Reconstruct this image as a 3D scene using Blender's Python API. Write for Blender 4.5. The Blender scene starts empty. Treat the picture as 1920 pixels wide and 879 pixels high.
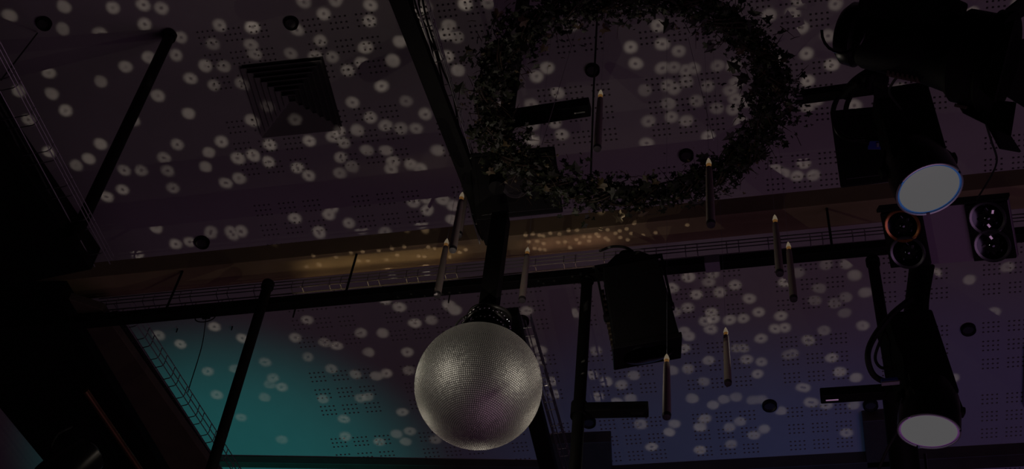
import bpy, math, random
from mathutils import Vector, Matrix
random.seed(7)
R = random.Random(11)
C = bpy.context.scene.collection
sc = bpy.context.scene

# ------------------------------------------------------------------ camera
# viewpoint at the origin of the hall, looking up at the ceiling; world X runs along
# the beams, Y away from the viewer, Z up.  F is the focal length for a 1920 px frame.
F = 3000.0
_Z = Vector((290, -2340, F)).normalized()
_D = Vector((840, 3960, F)); _D = (_D - _Z * _D.dot(_Z)).normalized()
_X = _D.cross(_Z)
CAM = Vector((0, 0, 1.6))
H = 7.5 + 1.6                      # ceiling height
def cw(v):                         # camera-space vector (right, down, forward) -> world
    v = Vector(v)
    return Vector((_X.dot(v), _D.dot(v), _Z.dot(v)))
def ray(px, py): return cw((px - 960, py - 439.5, F)).normalized()
def at(px, py, z=None, r=None, y=None):
    d = ray(px, py)
    if z is not None: return CAM + d * ((z - CAM.z) / d.z)
    if y is not None: return CAM + d * ((y - CAM.y) / d.y)
    return CAM + d * r
right, down, fwd = cw((1, 0, 0)), cw((0, 1, 0)), cw((0, 0, 1))
cam_data = bpy.data.cameras.new('camera'); cam = bpy.data.objects.new('camera', cam_data)
C.objects.link(cam)
cam_data.sensor_width = 36; cam_data.lens = F / 1920 * 36; cam_data.clip_end = 200
cam.matrix_world = Matrix(((right.x, -down.x, -fwd.x, CAM.x), (right.y, -down.y, -fwd.y, CAM.y),
                           (right.z, -down.z, -fwd.z, CAM.z), (0, 0, 0, 1)))
sc.camera = cam

# ------------------------------------------------------------------ view, world
sc.view_settings.view_transform = 'Standard'; sc.view_settings.look = 'None'
sc.view_settings.exposure = 0.0; sc.view_settings.gamma = 1.0
sc.view_settings.use_curve_mapping = False
sc.cycles.use_denoising = True
sc.cycles.max_bounces = 4
sc.cycles.caustics_reflective = False; sc.cycles.caustics_refractive = False
w = bpy.data.worlds.new('world'); sc.world = w; w.use_nodes = True
w.node_tree.nodes['Background'].inputs[0].default_value = (0.5, 0.42, 0.55, 1)
w.node_tree.nodes['Background'].inputs[1].default_value = 0.002

def spot(name, loc, target, color, power, deg, blend=0.6, radius=0.1):
    l = bpy.data.lights.new(name, 'SPOT'); l.energy = power; l.color = color
    l.spot_size = math.radians(deg); l.spot_blend = blend; l.shadow_soft_size = radius
    o = bpy.data.objects.new(name, l); C.objects.link(o); o.location = loc
    o.rotation_euler = (Vector(target) - Vector(loc)).to_track_quat('-Z', 'Y').to_euler()
    return o

BALL_R = 0.2385
BALL = at(897, 723, r=6.0)
# stage wash from the floor, purple, over the whole ceiling
wl = bpy.data.lights.new('purple_wash', 'AREA'); wl.shape = 'DISK'; wl.size = 6.0; wl.energy = 34; wl.color = (0.70, 0.38, 0.66)
wo = bpy.data.objects.new('purple_wash', wl); C.objects.link(wo); wo.location = (2.6, 4.3, 0.25); wo.rotation_euler = (math.pi, 0, 0)
# teal and blue uplights at the back of the hall
spot('teal_uplight', (-2.9, 7.4, 3.2), at(455, 912, z=H), (0.0, 1.0, 0.97), 126, 31, 1.0, 0.06)
spot('blue_uplight', (-0.4, 7.4, 3.4), at(1290, 945, z=H), (0.0, 0.33, 0.95), 42, 38, 1.0, 0.06)
spot('violet_uplight', (1.6, 7.4, 3.4), at(1800, 860, z=H), (0.04, 0.16, 0.95), 25, 36, 1.0, 0.06)
# follow spots on the mirror ball, and back spots added to brighten its rim
def ball_spot(name, v, dist, power, col):
    v = (right * v[0] - down * v[1] - fwd * v[2]).normalized()     # right, up, towards the viewer
    p = BALL + v * dist
    spot(name, p, BALL, col, power, 2 * math.degrees(math.asin(BALL_R / dist)) * 1.0, 0.05, 0.05)
ball_spot('follow_rim_spot', (-0.757, 0.42, 0.479), 3.6, 62, (1.0, 0.95, 0.84))
ball_spot('follow_rim_spot', (0.88, 0.20, 0.30), 3.6, 62, (1.0, 0.95, 0.84))
ball_spot('follow_rim_spot', (-0.66, -0.45, -0.60), 3.2, 24, (1.0, 0.93, 0.78))
ball_spot('follow_rim_spot', (0.66, -0.45, -0.60), 3.2, 24, (1.0, 0.93, 0.78))

ball_spot('follow_rim_spot', (-0.78, 0.12, -0.64), 3.2, 26, (1.0, 0.93, 0.80))
ball_spot('follow_rim_spot', (0.78, 0.05, -0.64), 3.2, 20, (1.0, 0.93, 0.80))
ball_spot('follow_rim_spot', (0.0, -0.72, -0.70), 3.2, 24, (1.0, 0.93, 0.78))

# light thrown back by the mirror facets: hundreds of small round patches, each one a
# direction in which a facet sends its beam (u, v = dx/dz, dy/dz from the ball)
SPOTS = []
def crop(ox, oy, s, pts):
    for x, y in pts: SPOTS.append((ox + x / s, oy + y / s))
crop(0, 0, 1.998, [(35,58),(237,25),(422,27),(537,20),(605,30),(540,92),(233,110),(377,124),(678,138),(820,97),(797,165),(945,97),(940,162),(556,214),(658,206),(770,245),(838,250),(470,248),(185,272),(376,307),(715,293),(802,318),(905,312),(68,340),(197,352),(595,358),(248,415),(705,424),(940,450),(497,450),(108,450),(378,542),(660,540),(828,530),(180,568),(335,595),(285,617),(618,590),(783,572),(893,595),(945,582),(770,627),(465,638),(530,640),(628,642),(458,710),(648,702),(400,735),(845,687),(900,670),(932,733),(507,768),(583,796),(665,762),(747,788),(803,774),(480,855),(585,855),(790,865),(905,865),(345,780)])
crop(420, 0, 1.998, [(298,8),(420,2),(550,20),(375,53),(545,80),(107,100),(275,108),(100,163),(360,148),(113,200),(250,200),(340,215),(405,213),(530,178),(632,228),(660,158),(518,235),(465,265),(590,322),(65,312),(157,390),(263,440),(480,388),(682,380),(550,442),(105,452),(753,425),(500,487),(608,472),(662,478),(720,480),(320,526),(405,515),(430,490),(448,535),(170,542),(535,562),(605,562),(800,562),(52,595),(108,583),(165,605),(437,590),(480,625),(437,647),(272,628),(315,658),(697,615),(735,630),(780,667),(625,632),(630,605),(60,668),(12,687),(333,697),(470,695),(445,722),(582,716),(622,706),(685,708),(718,718),(605,748),(655,754),(708,756),(757,745),(818,748),(840,690),(92,735),(203,732),(228,770),(127,808),(400,782),(390,805),(265,817),(470,835),(513,857),(760,785),(738,838),(858,768),(855,820),(357,868),(65,868),(25,868),(605,868),(755,27),(725,45),(760,98),(842,95),(828,130),(873,140),(835,210),(878,265),(790,215),(903,15),(760,140),(755,200)])
crop(780, 0, 1.998, [(180,15),(270,10),(583,92),(342,180),(490,255),(450,285),(350,297),(432,393),(345,385),(335,390),(532,348),(437,525),(425,520),(547,503),(520,460),(437,470),(807,180),(825,240),(922,257),(905,97),(922,165),(860,338),(870,453),(862,535),(855,627),(940,630),(700,635),(760,630),(605,640),(815,590),(900,615),(745,700),(570,580)])
crop(1180, 0, 1.998, [(182,193),(163,257),(208,267),(240,260),(145,322),(170,335),(212,308),(297,323),(148,390),(160,440),(215,453),(255,378),(327,405),(147,545),(195,545),(295,512),(293,565),(137,630),(185,622),(217,620),(332,243),(388,245),(400,310),(380,340),(398,372),(388,410),(420,457),(360,497),(527,58),(613,50),(643,103),(745,133),(660,200),(757,240),(775,17),(635,2),(670,303),(670,400),(685,430),(668,495),(740,543),(700,380),(553,225),(690,655),(650,610),(627,660),(590,685),(545,635),(575,650),(845,395),(440,380)])
crop(1480, 0, 1.998, [(750,595),(620,570),(680,50),(860,15),(865,510),(410,335)])
crop(0, 420, 1.915, [(460,15),(560,15),(755,32),(680,62),(630,72),(838,38),(870,28),(495,110),(770,370),(570,400),(748,530),(870,410),(780,615),(845,520),(645,430),(865,695)])
crop(420, 420, 1.915, [(345,33),(490,17),(580,270),(628,298),(685,355),(745,345),(830,308),(570,390),(490,390),(520,460),(660,460),(360,425),(403,437),(300,478),(258,408),(298,345),(385,520),(145,495),(165,575),(207,585),(145,622),(175,550),(355,627),(435,762),(560,783),(520,620),(490,625),(545,545),(583,535),(665,527),(640,675),(620,752),(670,745),(650,780),(760,775),(430,700),(805,290),(210,775),(65,410),(470,540)])
crop(740, 420, 1.915, [(565,245),(595,240),(475,310),(650,320),(575,370),(565,410),(490,425),(640,460),(525,492),(565,565),(600,545),(525,455),(720,455),(760,562),(815,575),(880,715),(580,610),(710,540),(800,640),(730,620),(690,600)])
crop(1080, 420, 1.915, [(345,230),(405,190),(475,208),(490,178),(515,243),(572,218),(430,255),(620,265),(400,300),(355,315),(487,315),(465,348),(495,340),(483,375),(388,385),(405,400),(553,345),(600,340),(387,445),(477,490),(403,520),(345,525),(460,565),(575,445),(600,445),(612,485),(665,495),(650,540),(655,315),(735,330),(715,375),(750,372),(830,415),(665,410),(760,470),(890,380),(855,275),(750,210),(800,175),(875,230),(418,625),(530,630),(575,622),(635,632),(665,630),(735,670),(850,640),(490,650),(445,730),(460,700),(550,730),(590,710),(640,760),(675,738),(557,790),(445,810),(195,625),(110,565),(205,545),(230,720),(335,745),(355,715),(270,800),(820,590),(895,650)])
crop(1480, 420, 1.915, [(133,145),(205,145),(235,185),(107,230),(203,260),(160,282),(272,245),(198,320),(262,365),(65,418),(10,465),(155,480),(180,530),(240,550),(45,588),(75,640),(135,650),(230,652),(205,752),(520,178),(648,200),(643,268),(735,318),(780,385),(585,552),(295,765),(780,155),(350,835),(800,445)])
BEAM_Z = 6.0 + 1.6                 # underside of the long box beam
DOTS = [(588,480),(597,495),(658,474),(680,472),(710,470),(735,466),(758,463),(803,463),(815,466),(745,478),(725,487),(673,489),(690,489),(785,480),(796,481),(843,482),(862,473),(873,468),(835,490),(600,497),(645,500),(575,500),(630,482)]
DOTS += [(960 + x / 5.05, 400 + y / 5.05) for x, y in [(128,207),(195,197),(260,207),(297,213),(363,188),(450,195),(535,163),(615,160),(160,268),(238,263),(300,285),(440,275),(503,268),(610,248),(640,280),(680,222),(730,262),(735,222),(800,195),(820,218),(885,235),(910,252),(980,188),(1020,165),(1025,228),(1085,147),(1095,250),(1130,190),(1155,95),(905,155),(840,150),(1240,207),(1360,183),(1575,210),(1660,110),(215,332),(265,340),(310,345),(550,325)]]
BAR_DOTS = [(850,552),(862,545),(873,550),(842,545),(830,550),(795,552),(770,550),(760,560),(745,556),(1010,525),(1040,525),(1075,517),(1090,512),(1103,515),(1020,530),(880,548),(867,555)]

def facet_light(name, loc, outward, spots, dots, bardots, strength, glow):
    l = bpy.data.lights.new(name, 'POINT'); l.energy = 40.0; strength /= 40.0; glow /= 40.0; l.shadow_soft_size = 0.0
    o = bpy.data.objects.new(name, l); C.objects.link(o); o.location = loc
    l.use_nodes = True; nt = l.node_tree; N = nt.nodes; L = nt.links; N.clear()
    out = N.new('ShaderNodeOutputLight'); em = N.new('ShaderNodeEmission'); L.new(em.outputs[0], out.inputs[0])
    tc = N.new('ShaderNodeTexCoord'); sep = N.new('ShaderNodeSeparateXYZ'); L.new(tc.outputs['Normal'], sep.inputs[0])
    mz = N.new('ShaderNodeMath'); mz.operation = 'MAXIMUM'; mz.inputs[1].default_value = 0.02; L.new(sep.outputs[2], mz.inputs[0])
    uv = []
    for k in (0, 1):
        d = N.new('ShaderNodeMath'); d.operation = 'DIVIDE'; L.new(sep.outputs[k], d.inputs[0]); L.new(mz.outputs[0], d.inputs[1]); uv.append(d)
    cb = N.new('ShaderNodeCombineXYZ'); L.new(uv[0].outputs[0], cb.inputs[0]); L.new(uv[1].outputs[0], cb.inputs[1])
    # a slight waver so that no two patches are quite alike
    nz = N.new('ShaderNodeTexNoise'); nz.inputs['Scale'].default_value = 14; L.new(cb.outputs[0], nz.inputs['Vector'])
    sub = N.new('ShaderNodeVectorMath'); sub.operation = 'MULTIPLY_ADD'; L.new(nz.outputs['Color'], sub.inputs[0])
    sub.inputs[1].default_value = (0.012, 0.012, 0); sub.inputs[2].default_value = (-0.006, -0.006, 0)
    ad = N.new('ShaderNodeVectorMath'); ad.operation = 'ADD'; L.new(cb.outputs[0], ad.inputs[0]); L.new(sub.outputs[0], ad.inputs[1])
    def chain(pts, vec):
        prev = None
        for (u, v) in pts:
            dn = N.new('ShaderNodeVectorMath'); dn.operation = 'DISTANCE'; L.new(vec, dn.inputs[0]); dn.inputs[1].default_value = (u, v, 0)
            if prev is None: prev = dn.outputs['Value']
            else:
                m = N.new('ShaderNodeMath'); m.operation = 'MINIMUM'; L.new(prev, m.inputs[0]); L.new(dn.outputs['Value'], m.inputs[1]); prev = m.outputs[0]
        return prev
    def ramp(sock, radius, stops):
        mr = N.new('ShaderNodeMath'); mr.operation = 'DIVIDE'; L.new(sock, mr.inputs[0]); mr.inputs[1].default_value = radius
        cr = N.new('ShaderNodeValToRGB'); L.new(mr.outputs[0], cr.inputs[0])
        e = cr.color_ramp.elements
        e[0].position = stops[0][0]; e[0].color = (stops[0][1],) * 3 + (1,)
        e[1].position = stops[-1][0]; e[1].color = (stops[-1][1],) * 3 + (1,)
        for p, v in stops[1:-1]:
            el = e.new(p); el.color = (v, v, v, 1)
        return cr.outputs[0]
    def uvs(pts, z):
        res = []
        for p in pts:
            d = at(p[0], p[1], z=z) - Vector(loc)
            res.append((d.x / d.z, d.y / d.z))
        return res
    total = None
    def add(a, b):
        m = N.new('ShaderNodeMath'); m.operation = 'ADD'; L.new(a, m.inputs[0]); L.new(b, m.inputs[1]); return m.outputs[0]
    rad = 0.044 / (H - loc[2])
    if spots:
        ring = [(0.0, 0.25), (0.12, 0.3), (0.34, 1.0), (0.6, 0.9), (0.85, 0.45), (1.0, 0.12), (1.2, 0.0)]
        ring = [(p / 1.2, v) for p, v in ring]
        s = ramp(chain(uvs(spots, H), ad.outputs[0]), rad * 1.2, ring)
        n2 = N.new('ShaderNodeTexNoise'); n2.inputs['Scale'].default_value = 5.0; L.new(cb.outputs[0], n2.inputs['Vector'])
        mr = N.new('ShaderNodeMapRange'); L.new(n2.outputs[0], mr.inputs[0]); mr.inputs[1].default_value = 0.35; mr.inputs[2].default_value = 0.65
        mr.inputs[3].default_value = 0.45; mr.inputs[4].default_value = 1.15
        m = N.new('ShaderNodeMath'); m.operation = 'MULTIPLY'; L.new(s, m.inputs[0]); L.new(mr.outputs[0], m.inputs[1]); total = m.outputs[0]
        # patches further out are fed by beams that spread wider over the ceiling; keep their strength
        ln = N.new('ShaderNodeVectorMath'); ln.operation = 'DOT_PRODUCT'; L.new(cb.outputs[0], ln.inputs[0]); L.new(cb.outputs[0], ln.inputs[1])
        one = N.new('ShaderNodeMath'); one.operation = 'ADD'; L.new(ln.outputs['Value'], one.inputs[0]); one.inputs[1].default_value = 1.0
        pw = N.new('ShaderNodeMath'); pw.operation = 'POWER'; L.new(one.outputs[0], pw.inputs[0]); pw.inputs[1].default_value = 1.2
        m2 = N.new('ShaderNodeMath'); m2.operation = 'MULTIPLY'; L.new(total, m2.inputs[0]); L.new(pw.outputs[0], m2.inputs[1]); total = m2.outputs[0]
    dotr = [(0.0, 1.0), (0.6, 0.9), (1.0, 0.0)]
    if dots:
        s = ramp(chain(uvs(dots, BEAM_Z), cb.outputs[0]), 0.0125 / (BEAM_Z - loc[2]), dotr)
        m = N.new('ShaderNodeMath'); m.operation = 'MULTIPLY'; L.new(s, m.inputs[0]); m.inputs[1].default_value = 0.6
        total = add(total, m.outputs[0]) if total else m.outputs[0]
    if bardots:
        s = ramp(chain(uvs(bardots, 5.65 + 1.6), cb.outputs[0]), 0.007 / (5.65 + 1.6 - loc[2]), dotr)
        m = N.new('ShaderNodeMath'); m.operation = 'MULTIPLY'; L.new(s, m.inputs[0]); m.inputs[1].default_value = 0.5
        total = add(total, m.outputs[0]) if total else m.outputs[0]
    st = N.new('ShaderNodeMath'); st.operation = 'MULTIPLY_ADD'; L.new(total, st.inputs[0]); st.inputs[1].default_value = strength; st.inputs[2].default_value = glow
    # facets send light outwards only
    dp = N.new('ShaderNodeVectorMath'); dp.operation = 'DOT_PRODUCT'; L.new(tc.outputs['Normal'], dp.inputs[0]); dp.inputs[1].default_value = outward
    fr = N.new('ShaderNodeMapRange'); L.new(dp.outputs['Value'], fr.inputs[0]); fr.inputs[1].default_value = 0.0; fr.inputs[2].default_value = 0.15
    mo = N.new('ShaderNodeMath'); mo.operation = 'MULTIPLY'; L.new(st.outputs[0], mo.inputs[0]); L.new(fr.outputs[0], mo.inputs[1])
    em.inputs[0].default_value = (1.0, 0.86, 0.70, 1)
    L.new(mo.outputs[0], em.inputs[1])
    return o
# ------------------------------------------------------------------ materials
def mat(name, col, rough=0.6, metal=0.0, spec=0.5, noise=0.0, nscale=20.0, bump=0.0, emit=None, estr=1.0, trans=0.0, sub=0.0):
    m = bpy.data.materials.new(name); m.use_nodes = True; nt = m.node_tree; b = nt.nodes['Principled BSDF']
    b.inputs['Base Color'].default_value = (*col, 1); b.inputs['Roughness'].default_value = rough; b.inputs['Metallic'].default_value = metal; b.inputs['Specular IOR Level'].default_value = spec
    if trans: b.inputs['Transmission Weight'].default_value = trans
    if sub: b.inputs['Subsurface Weight'].default_value = sub; b.inputs['Subsurface Scale'].default_value = 0.01
    if noise or bump:
        tc = nt.nodes.new('ShaderNodeTexCoord'); n = nt.nodes.new('ShaderNodeTexNoise'); n.inputs['Scale'].default_value = nscale; n.inputs['Detail'].default_value = 4
        nt.links.new(tc.outputs['Object'], n.inputs['Vector'])
        if noise:
            mx = nt.nodes.new('ShaderNodeMix'); mx.data_type = 'RGBA'
            mx.inputs[6].default_value = (*[c * (1 - noise) for c in col], 1); mx.inputs[7].default_value = (*[min(1, c * (1 + noise)) for c in col], 1)
            nt.links.new(n.outputs[0], mx.inputs[0]); nt.links.new(mx.outputs[2], b.inputs['Base Color'])
        if bump:
            bp = nt.nodes.new('ShaderNodeBump'); bp.inputs['Strength'].default_value = bump; bp.inputs['Distance'].default_value = 0.004
            nt.links.new(n.outputs[0], bp.inputs['Height']); nt.links.new(bp.outputs[0], b.inputs['Normal'])
    if emit: b.inputs['Emission Color'].default_value = (*emit, 1); b.inputs['Emission Strength'].default_value = estr
    return m
M = {
 'plaster': mat('ceiling_plaster', (0.62, 0.60, 0.60), 0.85, noise=0.06, nscale=6, bump=0.05),
 'felt': mat('black_felt', (0.07, 0.065, 0.07), 0.95),
 'black': mat('black_powder_coat', (0.009, 0.009, 0.009), 0.6, spec=0.12, noise=0.3, nscale=30),
 'gloss': mat('black_gloss_paint', (0.010, 0.010, 0.010), 0.3, spec=0.3, noise=0.2, nscale=14),
 'steel': mat('dark_brown_steel', (0.10, 0.075, 0.055), 0.5, noise=0.35, nscale=9, bump=0.1),
 'beam': mat('brown_painted_beam', (0.42, 0.31, 0.19), 0.6, noise=0.2, nscale=7, bump=0.08),
 'wire': mat('galvanised_wire', (0.45, 0.44, 0.46), 0.35, 0.9),
 'chrome': mat('chrome', (0.8, 0.8, 0.82), 0.12, 1.0),
 'dull': mat('dull_metal', (0.28, 0.27, 0.32), 0.3, 0.9),
 'copper': mat('copper_tube', (0.55, 0.30, 0.16), 0.35, 0.9, noise=0.4, nscale=12),
 'mirror': mat('mirror_tile', (0.88, 0.84, 0.77), 0.56, 0.84),
 'grout': mat('ball_core', (0.05, 0.045, 0.04), 0.8),
 'wax': mat('ivory_wax', (0.52, 0.44, 0.40), 0.5, sub=0.2, noise=0.08, nscale=30),
 'cup': mat('candle_shaded_base', (0.06, 0.055, 0.06), 0.5, spec=0.2),
 'flame': mat('candle_flame', (0.1, 0.08, 0.05), 0.5, emit=(0.14, 0.11, 0.075), estr=0.9),
 'glowtip': mat('candle_flame_base', (0.1, 0.06, 0.02), 0.5, emit=(0.10, 0.045, 0.012), estr=0.9),
 'leaf': mat('ivy_leaf', (0.018, 0.024, 0.010), 0.5, noise=0.5, nscale=20),
 'leafb': mat('ivy_leaf_pale', (0.11, 0.085, 0.04), 0.5, noise=0.4, nscale=20),
 'twig': mat('ivy_twig', (0.05, 0.035, 0.02), 0.7),
 'cord': mat('black_cord', (0.012, 0.012, 0.012), 0.7),
 'nylon': mat('nylon_line', (0.5, 0.5, 0.58), 0.25, 0.3),
 'vent': mat('vent_enamel', (0.30, 0.28, 0.29), 0.6),
 'ventdark': mat('vent_throat', (0.05, 0.045, 0.05), 0.9),
 'panel': mat('grey_enamel_panel', (0.34, 0.25, 0.38), 0.55),
 'glass': mat('lamp_glass', (0.10, 0.10, 0.13), 0.12, 1.0),
 'amber': mat('amber_rim', (0.75, 0.30, 0.12), 0.25, 0.8),
 'lensw': mat('lit_lens_white', (0.1, 0.1, 0.1), 0.4, emit=(0.073, 0.073, 0.073), estr=1.0),
 'lensv': mat('lit_lens_violet', (0.1, 0.1, 0.1), 0.4, emit=(0.073, 0.073, 0.073), estr=1.0),
 'glareblue': mat('glare_glow_blue', (0.02, 0.03, 0.06), 0.4, emit=(0.012, 0.035, 0.11), estr=1.0),
 'glareviolet': mat('glare_glow_violet', (0.03, 0.02, 0.05), 0.4, emit=(0.06, 0.02, 0.075), estr=1.0),
 'addedstrip': mat('added_amber_strip', (0.1, 0.07, 0.03), 0.4, emit=(0.6, 0.4, 0.15), estr=1.0),
 'bluebody': mat('blue_label', (0.05, 0.09, 0.45), 0.4),
 'drape': mat('dark_drape', (0.05, 0.045, 0.05), 0.9, noise=0.2, nscale=3),
 'grey': mat('grey_plastic', (0.35, 0.33, 0.38), 0.5),
 'silver': mat('silver_rim', (0.75, 0.78, 0.85), 0.3, 0.6),
}

# ------------------------------------------------------------------ mesh helpers
class MB:
    def __init__(s): s.v = []; s.f = []
    def add(s, vs, fs):
        o = len(s.v); s.v += [Vector(v) for v in vs]; s.f += [tuple(i + o for i in q) for q in fs]; return s
    def box(s, c, d, m=None):
        c = Vector(c); x, y, z = [k / 2 for k in d]
        vs = [Vector((a, b, e)) for a in (-x, x) for b in (-y, y) for e in (-z, z)]
        vs = [(m @ v if m else v) + c for v in vs]
        return s.add(vs, [(0, 1, 3, 2), (4, 6, 7, 5), (0, 4, 5, 1), (2, 3, 7, 6), (0, 2, 6, 4), (1, 5, 7, 3)])
    def hexa(s, p):          # eight corners: bottom ring 0-3, top ring 4-7
        return s.add(p, [(3, 2, 1, 0), (4, 5, 6, 7), (0, 1, 5, 4), (1, 2, 6, 5), (2, 3, 7, 6), (3, 0, 4, 7)])
    def bar(s, a, b, wd, ht, up=(0, 0, 1)):       # rectangular bar from a to b
        a = Vector(a); b = Vector(b); t = (b - a).normalized(); sd = t.cross(Vector(up)).normalized(); u = sd.cross(t)
        p = [q + sd * i * wd / 2 + u * j * ht / 2 for q in (a, b) for i, j in ((-1, -1), (1, -1), (1, 1), (-1, 1))]
        return s.hexa(p)
    def tube(s, pts, r, n=8, cap=True):
        pts = [Vector(p) for p in pts]; m = len(pts); vs = []; fs = []
        rr = r if isinstance(r, (list, tuple)) else [r] * m
        ref = None
        for i, p in enumerate(pts):
            t = (pts[min(i + 1, m - 1)] - pts[max(i - 1, 0)]).normalized()
            if ref is None: ref = t.orthogonal().normalized()
            ref = (ref - t * ref.dot(t)).normalized(); b = t.cross(ref)
            vs += [p + (ref * math.cos(2 * math.pi * k / n) + b * math.sin(2 * math.pi * k / n)) * rr[i] for k in range(n)]
        for i in range(m - 1):
            for k in range(n):
                fs.append((i * n + k, i * n + (k + 1) % n, (i + 1) * n + (k + 1) % n, (i + 1) * n + k))
        if cap: fs += [tuple(range(n))[::-1], tuple(range((m - 1) * n, m * n))]
        return s.add(vs, fs)
    def lathe(s, prof, n=24, mtx=None, cap=True):   # prof: (radius, z) along local z
        vs = []; fs = []
        for r, z in prof:
            for k in range(n):
                a = 2 * math.pi * k / n; v = Vector((r * math.cos(a), r * math.sin(a), z)); vs.append(mtx @ v if mtx else v)
        m = len(prof)
        for i in range(m - 1):
            for k in range(n): fs.append((i * n + k, i * n + (k + 1) % n, (i + 1) * n + (k + 1) % n, (i + 1) * n + k))
        if cap:
            fs += [tuple(range(n))[::-1], tuple(range((m - 1) * n, m * n))]
        return s.add(vs, fs)
    def mesh(s, name, m):
        me = bpy.data.meshes.new(name); me.from_pydata([tuple(v) for v in s.v], [], s.f); me.materials.append(M[m]); me.update(); return me
    def build(s, name, m, parent=None, smooth=False, bevel=0.0, label=None, kind=None):
        me = s.mesh(name, m); return link(name, me, parent, smooth, bevel, label, kind)
def link(name, me, parent=None, smooth=False, bevel=0.0, label=None, kind=None):
    o = bpy.data.objects.new(name, me); C.objects.link(o); o.parent = parent
    if smooth:
        me.polygons.foreach_set('use_smooth', [True] * len(me.polygons))
        try: me.set_sharp_from_angle(angle=math.radians(40))
        except Exception: pass
    if bevel:
        b = o.modifiers.new('bevel', 'BEVEL'); b.width = bevel; b.segments = 2; b.limit_method = 'ANGLE'
    if label: o['label'] = label
    if kind: o['kind'] = kind
    return o
def tag(o, label, cat, group=None):
    o['label'] = label; o['category'] = cat
    if group: o['group'] = group
    return o
def thing(name, label, cat, loc=(0, 0, 0), mtx=None, group=None):
    o = bpy.data.objects.new(name, None); C.objects.link(o); o.empty_display_size = 0.05
    if mtx is not None: o.matrix_world = mtx
    else: o.location = loc
    return tag(o, label, cat, group)
def frame(loc, z, x=None):        # matrix whose local z looks along z
    z = Vector(z).normalized(); x = Vector(x) if x is not None else z.orthogonal()
    x = (x - z * x.dot(z)).normalized(); y = z.cross(x)
    return Matrix(((x.x, y.x, z.x, loc[0]), (x.y, y.y, z.y, loc[1]), (x.z, y.z, z.z, loc[2]), (0, 0, 0, 1)))
def bez(a, b, c, d, n=12):
    a, b, c, d = map(Vector, (a, b, c, d)); return [a * (1 - t) ** 3 + b * 3 * t * (1 - t) ** 2 + c * 3 * t * t * (1 - t) + d * t ** 3 for t in [i / n for i in range(n + 1)]]
def spline(pts, n=6):
    pts = [Vector(p) for p in pts]; P = [pts[0] * 2 - pts[1]] + pts + [pts[-1] * 2 - pts[-2]]; res = []
    for i in range(1, len(P) - 2):
        p0, p1, p2, p3 = P[i - 1:i + 3]
        for k in range(n):
            t = k / n; res.append(0.5 * (2 * p1 + (p2 - p0) * t + (2 * p0 - 5 * p1 + 4 * p2 - p3) * t * t + (3 * p1 - p0 - 3 * p2 + p3) * t ** 3))
    return res + [pts[-1]]
def rel(pts, o): return [Vector(p) - Vector(o) for p in pts]

# ------------------------------------------------------------------ ceiling
ceil_bm = MB().box((0, 6, H + 0.07), (17, 20, 0.06))
ceiling = ceil_bm.build('ceiling', 'felt'); ceiling['kind'] = 'structure'
ceiling['label'] = 'pale ceiling of perforated acoustic panels washed purple'
PX, PY, UX, UY = 0.605, 0.602, 0.151, 0.1505
def perforated(hole):
    mb = MB(); xs = {-PX / 2, PX / 2}; ys = {-PY / 2, PY / 2}; hx = []; hy = []
    hs = 0.0060
    for g in (-1, 0, 1):
        for k in range(4):
            c = g * UX + (k - 1.5) * UX * 0.195; hx.append((c - hs, c + hs))
        for k in range(3):
            c = g * UY + (k - 1) * UY * 0.245; hy.append((c - hs, c + hs))
    for a, b in hx: xs |= {a, b}
    for a, b in hy: ys |= {a, b}
    xs = sorted(xs); ys = sorted(ys); nx, ny = len(xs), len(ys)
    hxs = {round(a, 5) for a, b in hx}; hys = {round(a, 5) for a, b in hy}
    mb.v = [Vector((x, y, 0)) for y in ys for x in xs]
    for j in range(ny - 1):
        for i in range(nx - 1):
            q = (j * nx + i, (j + 1) * nx + i, (j + 1) * nx + i + 1, j * nx + i + 1)
            if hole and round(xs[i], 5) in hxs and round(ys[j], 5) in hys:
                o = len(mb.v); mb.v += [mb.v[k] + Vector((0, 0, 0.03)) for k in q]
                for e in range(4): mb.f.append((q[e], q[(e + 1) % 4], o + (e + 1) % 4, o + e))
            else: mb.f.append(q)
    return mb
perf_me = perforated(True).mesh('ceiling_panel', 'plaster')
plain = MB().box((0, 0, 0.006), (PX, PY, 0.012)); plain_me = plain.mesh('plain_panel', 'plaster')
def panel(ix, yc, perf):
    o = link('ceiling_panel', perf_me if perf else plain_me, ceiling); o.location = (0.175 + ix * PX, yc, H)
for ix in range(-11, 7):
    xc = 0.175 + ix * PX
    for k in range(-4, 3): panel(ix, 4.29 + k * PY, xc > -3.05)
    for k in range(-1, 7): panel(ix, 6.857 + k * PY, xc > -3.05)
MB().box((0.175 - 2.5 * PX, (4.29 + 2.5 * PY + 6.857 - 1.5 * PY) / 2, H + 0.006), (18 * PX, 6.857 - 4.29 - 4.0 * PY - 0.0005, 0.012)).build('filler_strip', 'plaster', ceiling)

# floor and draped walls of the hall, out of view
for nm, c_, d_ in (('floor', (0, 6, -0.05), (17, 20, 0.1)), ('wall_left', (-8.05, 6, 4.6), (0.1, 20, 9.2)), ('wall_right', (8.05, 6, 4.6), (0.1, 20, 9.2)),
                   ('wall_front', (0, 16.05, 4.6), (17, 0.1, 9.2)), ('wall_back', (0, -4.05, 4.6), (17, 0.1, 9.2))):
    MB().box(c_, d_).build(nm, 'drape', None, kind='structure')
# ------------------------------------------------------------------ beams
def beam(name, a, b, wd, ht, label, m='beam', cat='beam', up=(0, 0, 1), bevel=0.004):
    a = Vector(a); b = Vector(b)
    o = MB().bar((0, 0, 0), b - a, wd, ht, up).build(name, m, None, bevel=bevel); o.location = a
    return tag(o, label, cat)
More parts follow.
